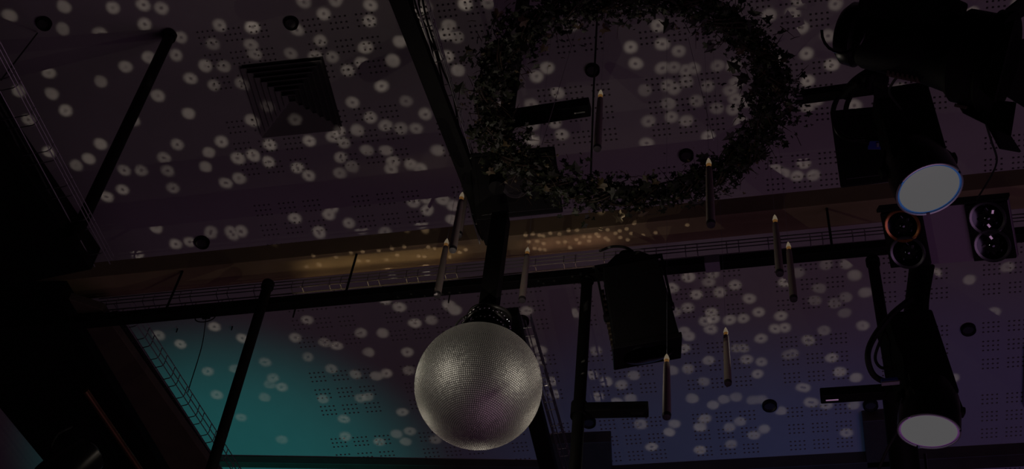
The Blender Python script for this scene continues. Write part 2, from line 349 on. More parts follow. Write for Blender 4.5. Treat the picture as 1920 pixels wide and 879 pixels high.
# long box beam across the picture; its front lower edge follows the measured line
fb0, fb1 = at(-150, 552, z=BEAM_Z), at(2100, 329, z=BEAM_Z)
W, HT = 0.135, 0.125
off = Vector((0, W / 2, HT / 2))
beam('box_beam', fb0 + off, fb1 + off, W, HT, 'long brown steel box beam crossing the whole ceiling, speckled with light underneath')
# dark bar below it
b0, b1 = at(-100, 627, z=5.65 + 1.6), at(2000, 432, z=5.65 + 1.6)
bar_dir = (b1 - b0).normalized()
lighting_bar = thing('lighting_bar', 'black lighting bar running just below the long box beam', 'bar', b0)
MB().bar((0, 0, 0), b1 - b0, 0.05, 0.05).build('rail', 'black', lighting_bar, bevel=0.004)
t = (at(1336, 496, z=7.25) - b0).dot(bar_dir)
MB().bar(bar_dir * (t - 0.034), bar_dir * (t + 0.034), 0.058, 0.058).build('cover_plate', 'grey', lighting_bar, bevel=0.003, label='pale cover plate on the bar')
for px in (300, 640, 930, 1560):
    q = b0 + bar_dir * ((at(px, 540 - (px - 640) * 0.093, z=7.25) - b0).dot(bar_dir))
    MB().tube(rel([q, q + Vector((0, 0.02, 0.36))], b0), 0.006, 6).build('hanger_rod', 'black', lighting_bar)

def added_strip(px0, px1, py, col, power, label):  # strip light added out of sight to warm the beam underside
    p0, p1 = [at(px_, py - (px_ - 740) * 0.098, z=BEAM_Z) for px_ in (px0, px1)]; mid = (p0 + p1) / 2 - Vector((0, 0, 0.27)); L = (p1 - p0).length
    o = thing('added_strip', label, 'added light strip', mid)
    d = (p1 - p0) / 2
    MB().bar(-d, d, 0.028, 0.012).build('strip_housing', 'black', o, bevel=0.002)
    MB().bar(-d * 0.98 + Vector((0, 0, 0.008)), d * 0.98 + Vector((0, 0, 0.008)), 0.014, 0.004).build('diffuser', 'addedstrip', o)
    for s_ in (-0.9, 0.9): MB().tube([d * s_, d * s_ + Vector((0, 0, -0.1))], 0.004, 6).build('clip', 'black', o)
    l = bpy.data.lights.new('added_strip_light', 'AREA'); l.shape = 'RECTANGLE'; l.size = L * 0.96; l.size_y = 0.014; l.spread = math.radians(46); l.energy = power; l.color = col
    lo = bpy.data.objects.new('added_strip_light', l); C.objects.link(lo); x = d.normalized(); z = Vector((0, 0, -1)); y = z.cross(x)
    lo.matrix_world = Matrix(((x.x, y.x, z.x, mid.x), (x.y, y.y, z.y, mid.y), (x.z, y.z, z.z, mid.z + 0.014), (0, 0, 0, 1)))
added_strip(560, 872, 486, (1.0, 0.74, 0.40), 0.036, 'slim amber strip added to light the box beam left of the mirror ball mount')
added_strip(985, 1150, 487, (1.0, 0.60, 0.50), 0.015, 'slim rosy strip added to light the box beam right of the mirror ball mount')
def basket(name, a, b, wd, dp, n_pair, label, side=None, pitch=0.19):
    """wire cable basket: runners and U-shaped cross wires"""
    a = Vector(a); b = Vector(b); t = (b - a).normalized(); L = (b - a).length
    sd = Vector(side) if side is not None else t.cross(Vector((0, 0, 1))); sd = (sd - t * sd.dot(t)).normalized(); u = sd.cross(t)
    if u.z < 0: u = -u
    o = thing(name, label, 'cable tray', a)
    def pt(s, i, j): return t * s + sd * i * wd + u * j * dp
    for i, j in ((-0.5, 1), (-0.5, 0.5), (-0.5, 0), (0, 0), (0.5, 0), (0.5, 0.5), (0.5, 1)):
        MB().tube([pt(0, i, j), pt(L, i, j)], 0.0028, 5).build('runner_wire', 'wire', o)
    me = None; k = 0; s = 0.05
    while s < L - 0.02 and k < 300:
        if me is None:
            me = MB().tube([pt(0, -0.5, 1), pt(0, -0.5, 0.2), pt(0, -0.4, 0), pt(0, 0.4, 0), pt(0, 0.5, 0.2), pt(0, 0.5, 1)], 0.0026, 5).mesh('cross_wire', 'wire')
        c = link('cross_wire', me, o); c.location = t * s
        s += (0.055 if k % 2 == 0 else pitch - 0.055) ; k += 1
    return o, pt
basket('cable_basket', at(185, 583, z=7.42), at(2000, 419, z=7.42), 0.075, 0.05, 0, 'wire cable basket hung between the long box beam and the black bar')

# beam running from the top of the picture to the mirror ball mount
CZ = 5.6 + 1.6
ca, cb_ = at(672, -200, z=CZ), at(926, 452, z=CZ)
beam('rafter', ca, cb_, 0.074, 0.05, 'narrow black beam from the top edge down to the mirror ball mount', 'black')
ga, gb = at(762, -60, z=CZ + 0.02), at(915, 455, z=CZ + 0.02)
o, pt = basket('cable_basket', ga, gb, 0.075, 0.05, 0, 'narrow wire cable basket beside the black beam above the mirror ball', pitch=0.17)
for k in range(4):
    L_ = (gb - ga).length
    pts = [pt(L_ * i / 14, -0.35 + 0.22 * k + R.uniform(-0.14, 0.14), 0.25 + R.uniform(0, 0.3)) + Vector((0, 0, 0)) for i in range(15)]
    MB().tube(spline(pts, 4), 0.005, 6).build('cable', 'gloss', o, True)
# its continuation behind the mirror ball
beam('rafter', at(955, 585, z=7.5), at(1075, 1060, z=7.5), 0.085, 0.07, 'narrow black beam leaving the mirror ball towards the lower edge', 'black')
basket('cable_basket', at(985, 600, z=7.52), at(1110, 1040, z=7.52), 0.05, 0.04, 0, 'wire cable basket behind the right edge of the mirror ball', pitch=0.17)

# heavy beam on the left, rising to the long box beam and on to the lower edge
LZ = 6.0 + 1.6
def quad_beam(name, e0, e1, f0, f1, z, ht, label, m='steel'):
    """beam whose underside right edge is e0-e1 and left edge f0-f1 at height z"""
    p = [at(*e0, z=z), at(*e1, z=z), at(*f1, z=z), at(*f0, z=z)]; o0 = p[0]
    q = [v - o0 for v in p] + [v - o0 + Vector((0, 0, ht)) for v in p]
    o = MB().hexa(q).build(name, m, None, bevel=0.004); o.location = o0
    return tag(o, label, 'beam')
quad_beam('steel_beam', (-40, 190), (172, 505), (-330, 260), (-95, 560), 7.3, 0.16, 'heavy black steel beam along the left edge above the long box beam', 'black')
quad_beam('steel_beam', (190, 580), (440, 935), (128, 560), (352, 935), 7.3, 0.05, 'brown steel beam flange descending at lower left beside the wire basket', 'steel')
quad_beam('steel_beam', (110, 560), (338, 935), (-170, 560), (140, 935), 7.42, 0.14, 'broad black steel beam at lower left behind the copper tube', 'black')
MB().tube(rel([at(160, 732, z=7.2), at(300, 935, z=7.2)], (0, 0, 0)), 0.016, 12).build('copper_tube', 'copper', None, True)
o = bpy.data.objects['copper_tube']; tag(o, 'shiny copper tube under the black beam at lower left', 'tube')
o, pt = basket('cable_basket', at(-60, 60, z=7.35), at(178, 500, z=7.35), 0.16, 0.06, 0, 'wide wire cable basket along the left edge above the long box beam', pitch=0.2)
for k in range(3):
    L_ = (at(178, 500, z=7.35) - at(-60, 60, z=7.35)).length
    MB().tube(spline([pt(L_ * i / 8, -0.38 + 0.16 * k + R.uniform(-.05, .05), 0.2) for i in range(9)], 4), 0.007, 6).build('cable', 'cord', o, True)
o, pt = basket('cable_basket', at(222, 585, z=7.42), at(455, 940, z=7.42), 0.10, 0.08, 0, 'wire cable basket standing out against the teal ceiling at lower left', pitch=0.14)
L_ = (at(455, 940, z=7.42) - at(222, 585, z=7.42)).length
for k in range(4):
    MB().tube(spline([pt(L_ * i / 8, -0.5 + 0.1 * k + R.uniform(-.04, .04), 0.15) for i in range(9)], 4), 0.008, 6).build('cable', 'cord', o, True)
# beams and a strip of modelled shade near the lower edge, under the ceiling
quad_beam('box_beam', (940, 926), (2080, 866), (940, 904), (2080, 842), 9.0, 0.1, 'dark brown beam close under the ceiling along the lower right edge', 'steel')
quad_beam('box_beam', (300, 874), (1040, 886), (300, 864), (1040, 876), 9.03, 0.06, 'thin dark strip modelling a band of shade across the teal ceiling at the lower edge', 'steel')  # dark strip put where the ceiling is only shaded
quad_beam('bulkhead', (1148, 902), (1145, 828), (1036, 902), (1034, 832), 9.0, 0.1, 'dark brown bulkhead right of the mirror ball at the lower edge', 'steel')
quad_beam('bulkhead', (1690, 874), (1692, 784), (1626, 878), (1618, 790), 9.0, 0.1, 'dark brown bulkhead behind the lower lit spotlight', 'steel')

# ------------------------------------------------------------------ round sockets in the ceiling
def socket(px, py, label, rpx=13.5):
    c = at(px, py, z=H); r = rpx * (c - CAM).length / F
    o = thing('ceiling_socket', label, 'downlight', c, group='round black ceiling sockets')
    MB().lathe([(r * 0.8, -0.03), (r, -0.026), (r, 0.0)], 24, cap=False).build('rim', 'black', o, True)
    MB().lathe([(r * 0.8, -0.03), (r * 0.74, -0.012), (r * 0.3, -0.008), (0.0005, -0.007)], 24, cap=False).build('can', 'felt', o, True)
for a in [(547, 41, 'round black ceiling socket above the square air vent'), (84, 42, 'round black ceiling socket in the top left corner'),
          (380, 452, 'round black ceiling socket just above the left half of the long box beam'), (1111, 129, 'round black ceiling socket beside the topmost candle inside the wreath'),
          (1287, 289, 'round black ceiling socket inside the wreath near its lower right'), (979, 600, 'round black ceiling socket just right of the mirror ball mount'),
          (1104, 789, 'round black ceiling socket beside the black drop pipe right of the mirror ball'), (1443, 758, 'round black ceiling socket below the lowest candles'),
          (1817, 344, 'round ceiling socket beside the blue-white lit lamp'), (1815, 615, 'round black ceiling socket right of the lower lit spotlight'),
          (1632, 757, 'round black ceiling socket under the short arm at lower right')]: socket(*a)
# tiny cable hooks on the teal part of the ceiling
for px, py, lb in [(333, 616, 'small dark hook on the teal ceiling nearest the left basket'), (436, 612, 'small dark hook on the teal ceiling nearest the slanting pipe')]:
    c = at(px, py, z=H); o = MB().tube([(0, 0, 0), (0, 0, -0.03), (0.006, -0.01, -0.045)], 0.004, 6).build('ceiling_hook', 'black', None, True); o.location = c; tag(o, lb, 'hook')

# ------------------------------------------------------------------ square air vent
vc = (at(455, 118, z=H) + at(640, 240, z=H)) / 2
vent = thing('air_vent', 'square louvred air vent set in the purple ceiling', 'air vent', vc, group=None)
S = 0.235
MB().box((0, 0, -0.002), (2 * S, 2 * S, 0.003)).build('throat', 'ventdark', vent)
def sq_ring(s0, z0, s1, z1, th):
    mb = MB(); vs = []
    for s, z in ((s0, z0), (s1, z1), (s1 - 0.001, z1 + th), (s0 - 0.001, z0 + th)):
        vs += [(-s, -s, z), (s, -s, z), (s, s, z), (-s, s, z)]
    fs = []
    for r in range(4):
        for k in range(4): fs.append((r * 4 + k, r * 4 + (k + 1) % 4, ((r + 1) % 4) * 4 + (k + 1) % 4, ((r + 1) % 4) * 4 + k))
    return mb.add(vs, fs)
for k in range(7):
    s = S * (1 - k / 7.3)
    sq_ring(s, -0.040 - 0.003 * k, s - 0.022, -0.012 - 0.003 * k, 0.002).build('louvre', 'vent', vent)

# ------------------------------------------------------------------ mirror ball
ball = thing('mirror_ball', 'large mirror ball of tiny silver tiles hanging below the beams', 'mirror ball', BALL)
n, m = 64, 32
MB().lathe([(max(1e-4, (BALL_R - 0.003) * math.sin(math.pi * i / m)), -(BALL_R - 0.003) * math.cos(math.pi * i / m)) for i in range(m + 1)], n, cap=False).build('core', 'grout', ball, True)
tiles = MB(); ts = 0.0078; rows = int(math.pi * BALL_R / ts)
for i in range(rows):
    th = math.pi * (i + 0.5) / rows; rr = BALL_R * math.sin(th); cnt = max(3, int(2 * math.pi * rr / ts)); ph = R.random()
    for k in range(cnt):
        a = 2 * math.pi * (k + ph) / cnt
        nrm = Vector((math.sin(th) * math.cos(a), math.sin(th) * math.sin(a), math.cos(th)))
        e1 = Vector((-math.sin(a), math.cos(a), 0)); e2 = nrm.cross(e1)
        n2 = (nrm + e1 * R.gauss(0, 0.035) + e2 * R.gauss(0, 0.035)).normalized()
        e1 = (e1 - n2 * e1.dot(n2)).normalized(); e2 = n2.cross(e1)
        wx = math.pi * rr / cnt * 0.74; wy = ts * 0.37; c = nrm * BALL_R; b = nrm * (BALL_R - 0.004)
        q = [c - e1 * wx - e2 * wy, c + e1 * wx - e2 * wy, c + e1 * wx + e2 * wy, c - e1 * wx + e2 * wy]
        q += [v - nrm * 0.004 for v in q]
        tiles.add(q, [(0, 1, 2, 3), (0, 4, 5, 1), (1, 5, 6, 2), (2, 6, 7, 3), (3, 7, 4, 0)])
tiles.build('mirror_tiles', 'mirror', ball, kind='stuff')
MB().lathe([(0.034, BALL_R - 0.004), (0.034, BALL_R + 0.01), (0.012, BALL_R + 0.014), (0.012, BALL_R + 0.05)], 20).build('top_cap', 'black', ball, True)
top = BALL + Vector((0, 0, BALL_R + 0.05))
mount = thing('ball_mount', 'black motor and coiled cable ring holding the mirror ball under the beam', 'motor', top)
MB().lathe([(0.045, 0.0), (0.062, 0.01), (0.062, 0.09), (0.03, 0.11)], 28).build('motor_housing', 'black', mount, True)
for k in range(3):
    ring = [(0.082 * math.cos(a) + 0.004 * k, 0.082 * math.sin(a), 0.05 + 0.016 * k + 0.006 * math.sin(3 * a + k)) for a in [2 * math.pi * i / 40 for i in range(41)]]
    MB().tube(ring, 0.0085, 8, False).build('coiled_cable', 'gloss', mount, True)
# chrome beads modelling the dots of light round the coil
glint_bead = MB().lathe([(0.0005, -0.005), (0.0045, -0.003), (0.006, 0), (0.0045, 0.003), (0.0005, 0.005)], 8, cap=False).mesh('glint_bead', 'chrome')
for rr, zz, cnt in ((0.094, 0.045, 34), (0.072, 0.03, 26)):
    for i in range(cnt):
        a = 2 * math.pi * i / cnt; b = link('glint_bead', glint_bead, mount, True); b.location = (rr * math.cos(a), rr * math.sin(a), zz + R.uniform(-.006, .006))
ptop = at(938, 415, y=BALL.y + 0.02)
MB().bar((0, 0, 0.1), (0, 0.0, ptop.z - top.z), 0.07, 0.07, (0, 1, 0)).build('hanging_post', 'black', mount, bevel=0.004)
MB().tube(rel(bez(top + Vector((-0.03, -0.05, 0.08)), top + Vector((-0.14, -0.06, 0.05)), top + Vector((-0.13, -0.05, -0.1)), top + Vector((-0.06, 0, -0.03))), top), 0.004, 6).build('loop_cable', 'cord', mount, True)

# ------------------------------------------------------------------ candles
def candle(tip, base, r, label):
    """hanging taper candle: flame tip and wax foot as seen, wax is plumb"""
    bt = at(*base, r=r); tp = at(*tip, y=bt.y); h = tp.z - bt.z; rad = 0.0125 * (h / 0.24) ** 0.3
    o = thing('hanging_candle', label, 'candle', bt, group='white taper candles hung on fine lines')
    hw = h * 0.85
    MB().lathe([(rad * 0.8, 0), (rad * 1.12, 0.004), (rad * 1.08, hw * 0.3), (rad * 0.86, hw * 0.92), (rad * 0.78, hw * 0.985), (rad * 0.5, hw)], 16).build('wax', 'wax', o, True)
    MB().lathe([(rad * 0.6, -0.008), (rad * 1.05, -0.006), (rad * 1.16, 0.006), (rad * 1.13, 0.009)], 16).build('shaded_base_cup', 'cup', o, True)  # cup added in a dark colour for the shaded lower end
    fl_ = MB().lathe([(rad * 0.68, hw + h * 0.038), (rad * 0.72, hw + h * 0.065), (rad * 0.5, hw + h * 0.105), (rad * 0.18, hw + h * 0.14), (0.0004, h)], 12, cap=False).build('flame', 'flame', o, True, label='pale glowing flame')
    MB().lathe([(rad * 0.36, hw - 0.001), (rad * 0.62, hw + h * 0.018), (rad * 0.68, hw + h * 0.04)], 12).build('flame_base', 'glowtip', fl_, True, label='orange foot of the flame')
    return o, h
lines = []
for tip, base, r, lb in [
    ((1126, 168), (1120, 278), 6.6, 'candle hanging highest, inside the wreath beside the black cord'),
    ((873, 338), (860, 440), 6.8, 'taller candle of the close pair left of the black speaker box, behind its partner'),
    ((864, 360), (849, 468), 6.5, 'candle of the close pair left of the black speaker box, in front'),
    ((836, 447), (820, 553), 6.85, 'candle hanging across the beams just left of the mirror ball mount'),
    ((988, 463), (979, 562), 6.85, 'candle hanging across the bars just right of the mirror ball mount'),
    ((1327, 296), (1333, 420), 5.8, 'candle hanging against the lower right of the wreath'),
    ((1454, 402), (1462, 512), 6.3, 'left candle of the pair below the right end of the wreath'),
    ((1478, 453), (1488, 560), 6.5, 'right candle of the pair below the right end of the wreath, hanging lower'),
    ((1250, 663), (1250, 780), 5.4, 'candle hanging just below the black box spotlight'),
    ((1365, 613), (1365, 718), 6.6, 'candle hanging alone right of the black box spotlight')]:
    o, h = candle(tip, base, r, lb)
    bt = o.location; lp = Vector((0.012, 0, h * 0.80))
    top_z = min(H - 0.0, bt.z + h * 0.80 + 3.0)
    MB().tube([(0, 0, h * 0.86), (0.0, 0.0, h + 0.02)], 0.0008, 4).build('wick_eyelet', 'nylon', o)
    MB().tube([(0, 0.004, h * 0.80), (0, 0.002, top_z - bt.z)], 0.0007, 4).build('hanging_line', 'nylon', o)

# ------------------------------------------------------------------ ivy wreath
WC = at(1180, 192, r=6.3); tilt = math.radians(10)
wx = Vector((1, 0, 0)); wy = Vector((0, math.cos(tilt), math.sin(tilt))); wz = wx.cross(wy)
WR = 0.56; WRY = 0.53
wreath = thing('ivy_wreath', 'large hanging hoop wrapped in dark ivy leaves', 'wreath', WC)
def wp(a, rad=0.0, h=0.0): return wx * ((WR + rad) * math.cos(a)) + wy * ((WRY + rad) * math.sin(a)) + wz * h
MB().tube([wp(2 * math.pi * i / 64) for i in range(65)], 0.012, 8, False).build('hoop', 'gloss', wreath, True)
for k in range(5):
    ph = R.uniform(0, 6.28)
    MB().tube([wp(2 * math.pi * i / 120, 0.04 * math.cos(9 * 2 * math.pi * i / 120 + ph), 0.04 * math.sin(9 * 2 * math.pi * i / 120 + ph)) for i in range(121)], 0.004, 5, False).build('vine', 'twig', wreath, True)
def leaf_shape(s):
    out = [(0, -0.15), (0.28, -0.42), (0.62, -0.30), (0.50, 0.02), (0.85, 0.28), (0.36, 0.36), (0, 1.0), (-0.36, 0.36), (-0.85, 0.28), (-0.50, 0.02), (-0.62, -0.30), (-0.28, -0.42)]
    vs = [Vector((x * s * 0.55, y * s * 0.6, -abs(x) * s * 0.18)) for x, y in out] + [Vector((0, 0.1 * s, 0.02 * s))]
    fs = [(12, i, (i + 1) % 12) for i in range(12)]
    return vs, fs
def rand_rot(rn, flat=0.6):
    n = (wz * -1 + Vector((rn.uniform(-1, 1), rn.uniform(-1, 1), rn.uniform(-1, 1))) * flat * 1.4).normalized()
    x = Vector((rn.uniform(-1, 1), rn.uniform(-1, 1), rn.uniform(-1, 1))); return frame((0, 0, 0), n, x)
rl = random.Random(5)
def density(a):        # bushier at the top and lower left, thinner on the left flank
    return 1.0 + 0.25 * math.sin(a * 3 + 1) + 0.2 * math.sin(a * 7)
leaf_me = []
for s in (0.058, 0.046, 0.070):
    for mt in ('leaf', 'leaf', 'leafb'):
        vs, fs = leaf_shape(s); leaf_me.append(MB().add(vs, fs).mesh('leaf', mt))
for k in range(300):
    a = rl.uniform(0, 2 * math.pi); g = rl.gauss(0, 0.05); hgt = rl.gauss(0, 0.035)
    if k % 6 == 0: g = rl.choice((-1, 1)) * rl.uniform(0.07, 0.13)
    o = link('leaf', rl.choice(leaf_me[:2] * 3 + leaf_me[3:5] * 2 + leaf_me[6:8] * 2 + leaf_me[2::3]), wreath)
    o.matrix_local = Matrix.Translation(wp(a, g, hgt)) @ rand_rot(rl)
small = MB()
for k in range(5000):
    a = rl.uniform(0, 2 * math.pi); wd = 0.040 * density(a)
    s = rl.uniform(0.016, 0.042); vs, fs = leaf_shape(s)
    mt = Matrix.Translation(wp(a, rl.gauss(0, wd), rl.gauss(0, 0.035))) @ rand_rot(rl, 0.9)
    small.add([mt @ v for v in vs], fs)
small.build('small_leaves', 'leaf', wreath, kind='stuff')
needles = MB()
for k in range(900):
    a = rl.uniform(0, 2 * math.pi); p = wp(a, rl.gauss(0, 0.055), rl.gauss(0, 0.035))
    d = Vector((rl.uniform(-1, 1), rl.uniform(-1, 1), rl.uniform(-1, 1))).normalized() * rl.uniform(0.03, 0.08)
    needles.tube([p, p + d * 0.5 + Vector((0, 0, 0.004)), p + d], [0.0016, 0.0014, 0.0006], 4, False)
needles.build('twigs', 'twig', wreath, kind='stuff')
pale = MB()
for k in range(260):
    a = rl.uniform(0, 2 * math.pi); s = rl.uniform(0.010, 0.022); vs, fs = leaf_shape(s)
    mt = Matrix.Translation(wp(a, rl.gauss(0, 0.06), rl.gauss(-0.02, 0.03))) @ rand_rot(rl, 0.9)
    pale.add([mt @ v for v in vs], fs)
pale.build('pale_leaves', 'leafb', wreath, kind='stuff')
for (p, q) in [((1092, 18), (1016, 272)), ((1290, 70), (1338, 262))]:
    A, B = at(*p, z=8.3), at(*q, r=6.1)
    MB().tube(rel([A, B], WC), 0.0013, 5).build('suspension_wire', 'wire', wreath)
tag(MB().tube([at(1123, -40, z=7.9), at(1113, 170, z=7.55), at(1107, 352, z=7.2)], 0.0045, 6).build('black_cord', 'cord', None, True), 'straight black cord hanging down through the middle of the wreath', 'cord')

# ------------------------------------------------------------------ vertical drop pipes with side arms
def drop_pipe(topp, botp, z_top, wd, label, arm=None, extra=None):
    a = at(*topp, z=z_top); b = at(*botp, y=a.y)
    b = Vector((a.x, a.y, b.z))
    o = thing('drop_pipe', label, 'pipe', b, group='black drop pipes')
    MB().tube([(0, 0, 0), (0, 0, a.z - b.z)], wd / 2, 16).build('upright', 'black', o, True)
    MB().lathe([(wd * 0.62, a.z - b.z - 0.03), (wd * 0.62, a.z - b.z + 0.004)], 16).build('top_collar', 'black', o, True)
    if arm:
        p0, p1 = arm; s0 = at(*p0, y=a.y); z = s0.z
        e = at(*p1, z=z)
        MB().bar(Vector((0, 0, z - b.z)), e - b, wd * 0.95, wd * 0.95).build('side_arm', 'black', o, bevel=0.004)
        MB().lathe([(wd * 0.68, z - b.z - wd * 0.7), (wd * 0.68, z - b.z + wd * 0.7)], 16).build('tee_clamp', 'black', o, True)
        d = (e - (b + Vector((0, 0, z - b.z)))).normalized()
        MB().tube([e - b - d * 0.07 + Vector((0, 0, -wd * 0.5)), e - b - d * 0.02 + Vector((0, 0, -wd * 0.5))], 0.006, 6).build('bolt', 'chrome', o)
    return o
drop_pipe((319, 66), (138, 452), H - 0.02, 0.062, 'long black drop pipe at upper left reaching from ceiling to basket')
drop_pipe((503, 532), (396, 885), 7.28, 0.048, 'black drop pipe crossing the teal ceiling at lower left')
drop_pipe((1101, 520), (1076, 900), 7.24, 0.052, 'black drop pipe with a side arm right of the mirror ball', ((1092, 769), (1216, 767)))
drop_pipe((1636, 488), (1680, 742), 7.22, 0.05, 'black drop pipe with an arm to the left, beside the lower lit spotlight', ((1678, 733), (1538, 742)))
drop_pipe((985, -30), (951, 350), 8.8, 0.068, 'black drop pipe with a side arm seen through the wreath', ((966, 222), (1106, 200)))

# ------------------------------------------------------------------ black speaker box above the mirror ball
def facing_box(name, corners, r, depth, label, cat):
    """box whose underside shows as the four image corners at range r, body rising behind it"""
    p = [at(*c, r=rr) for c, rr in zip(corners, r if isinstance(r, (list, tuple)) else [r] * 4)]
    c = sum(p, Vector()) / 4
    nrm = (p[1] - p[0]).cross(p[3] - p[0]).normalized()
    if nrm.dot(c - CAM) < 0: nrm = -nrm
    o = thing(name, label, cat, c)
    q = [v - c for v in p] + [v - c + nrm * depth for v in p]
    MB().hexa(q).build('cabinet', 'black', o, bevel=0.006)
    return o, [v - c for v in p], nrm
o, p, nrm = facing_box('speaker_box', [(878, 288), (1040, 274), (1056, 398), (892, 414)], 6.9, 0.2, 'black speaker box behind the lower left of the wreath', 'speaker')
q = [v * 0.86 - nrm * 0.004 for v in p]
gr_ = MB().hexa(q + [v + nrm * 0.006 for v in q]).build('grille', 'gloss', o, bevel=0.002)
MB().lathe([(0.05, 0.0), (0.06, -0.004), (0.065, 0)], 24, frame(-nrm * 0.006, nrm)).build('port', 'felt', gr_, True)

# ------------------------------------------------------------------ box spotlight clamped to the bar (centre right)
c = at(1197, 580, r=6.75)
ax = cw((0.16, 0.90, -0.40)).normalized()       # the way it points: down, a little towards the viewer
mt = frame(c, ax, cw((0.97, -0.19, 0.0)))
f1 = thing('box_spotlight', 'black box spotlight clamped to the black bar right of the mirror ball', 'spotlight', mtx=mt)
k = 6.75 / F
MB().hexa([Vector(v) for v in [(-52 * k, -48 * k, -78 * k), (52 * k, -48 * k, -78 * k), (52 * k, 48 * k, -78 * k), (-52 * k, 48 * k, -78 * k),
          (-60 * k, -58 * k, 80 * k), (60 * k, -58 * k, 80 * k), (60 * k, 58 * k, 80 * k), (-60 * k, 58 * k, 80 * k)]]).build('housing', 'black', f1, bevel=0.006)
cf_ = MB().box((0, 0, 84 * k), (128 * k, 122 * k, 10 * k)).build('colour_frame', 'gloss', f1, bevel=0.003)
MB().lathe([(44 * k, 86 * k), (46 * k, 92 * k), (30 * k, 96 * k), (0.0005, 98 * k)], 28, cap=False).build('lens', 'glass', cf_, True)
MB().hexa([Vector(v) for v in [(-50 * k, -46 * k, -79 * k), (50 * k, -46 * k, -79 * k), (50 * k, 46 * k, -79 * k), (-50 * k, 46 * k, -79 * k),
          (-22 * k, -24 * k, -108 * k), (22 * k, -24 * k, -108 * k), (22 * k, 24 * k, -108 * k), (-22 * k, 24 * k, -108 * k)]]).build('rear_cap', 'black', f1, bevel=0.005)
for i in range(12):
    MB().box((-59 * k, -20 * k, (-52 + i * 11) * k), (7 * k, 30 * k, 4 * k)).build('cooling_fin', 'steel', f1)
for s in (-1, 1):
    MB().lathe([(9 * k, 0), (9 * k, 8 * k), (6 * k, 10 * k)], 14, frame((s * 57 * k, 0, 5 * k), (s, 0, 0))).build('tilt_knob', 'gloss', f1, True)
    MB().bar((s * 63 * k, 0, 5 * k), (s * 63 * k, 0, -96 * k), 12 * k, 4 * k, (1, 0, 0)).build('yoke_arm', 'black', f1)
MB().bar((-65 * k, 0, -98 * k), (65 * k, 0, -98 * k), 12 * k, 5 * k).build('yoke_bridge', 'black', f1)
MB().lathe([(14 * k, -96 * k), (14 * k, -118 * k)], 14).build('hook_clamp', 'black', f1, True)
MB().tube([(-30 * k, -50 * k, 10 * k), (-10 * k, -53 * k, -12 * k), (20 * k, -52 * k, 20 * k), (34 * k, -53 * k, 40 * k)], 0.003, 6).build('safety_wire', 'copper', f1, True)
MB().bar((0, -58 * k, 55 * k), (36 * k, -58 * k, 50 * k), 3 * k, 2 * k).build('label_plate', 'copper', f1)
MB().bar((-48 * k, -40 * k, -92 * k), (-66 * k, -46 * k, -118 * k), 5 * k, 4 * k).build('clamp_lever', 'chrome', f1, label='bright clamp lever')
# power lead looping over the bar
tag(MB().tube(spline([at(1125, 470, r=7.0), at(1150, 462, r=6.9), at(1178, 466, r=6.85), at(1195, 485, r=6.8), at(1200, 510, r=6.8)]), 0.006, 8).build('power_lead', 'cord', None, True), 'black power lead arching above the black box spotlight', 'cable')

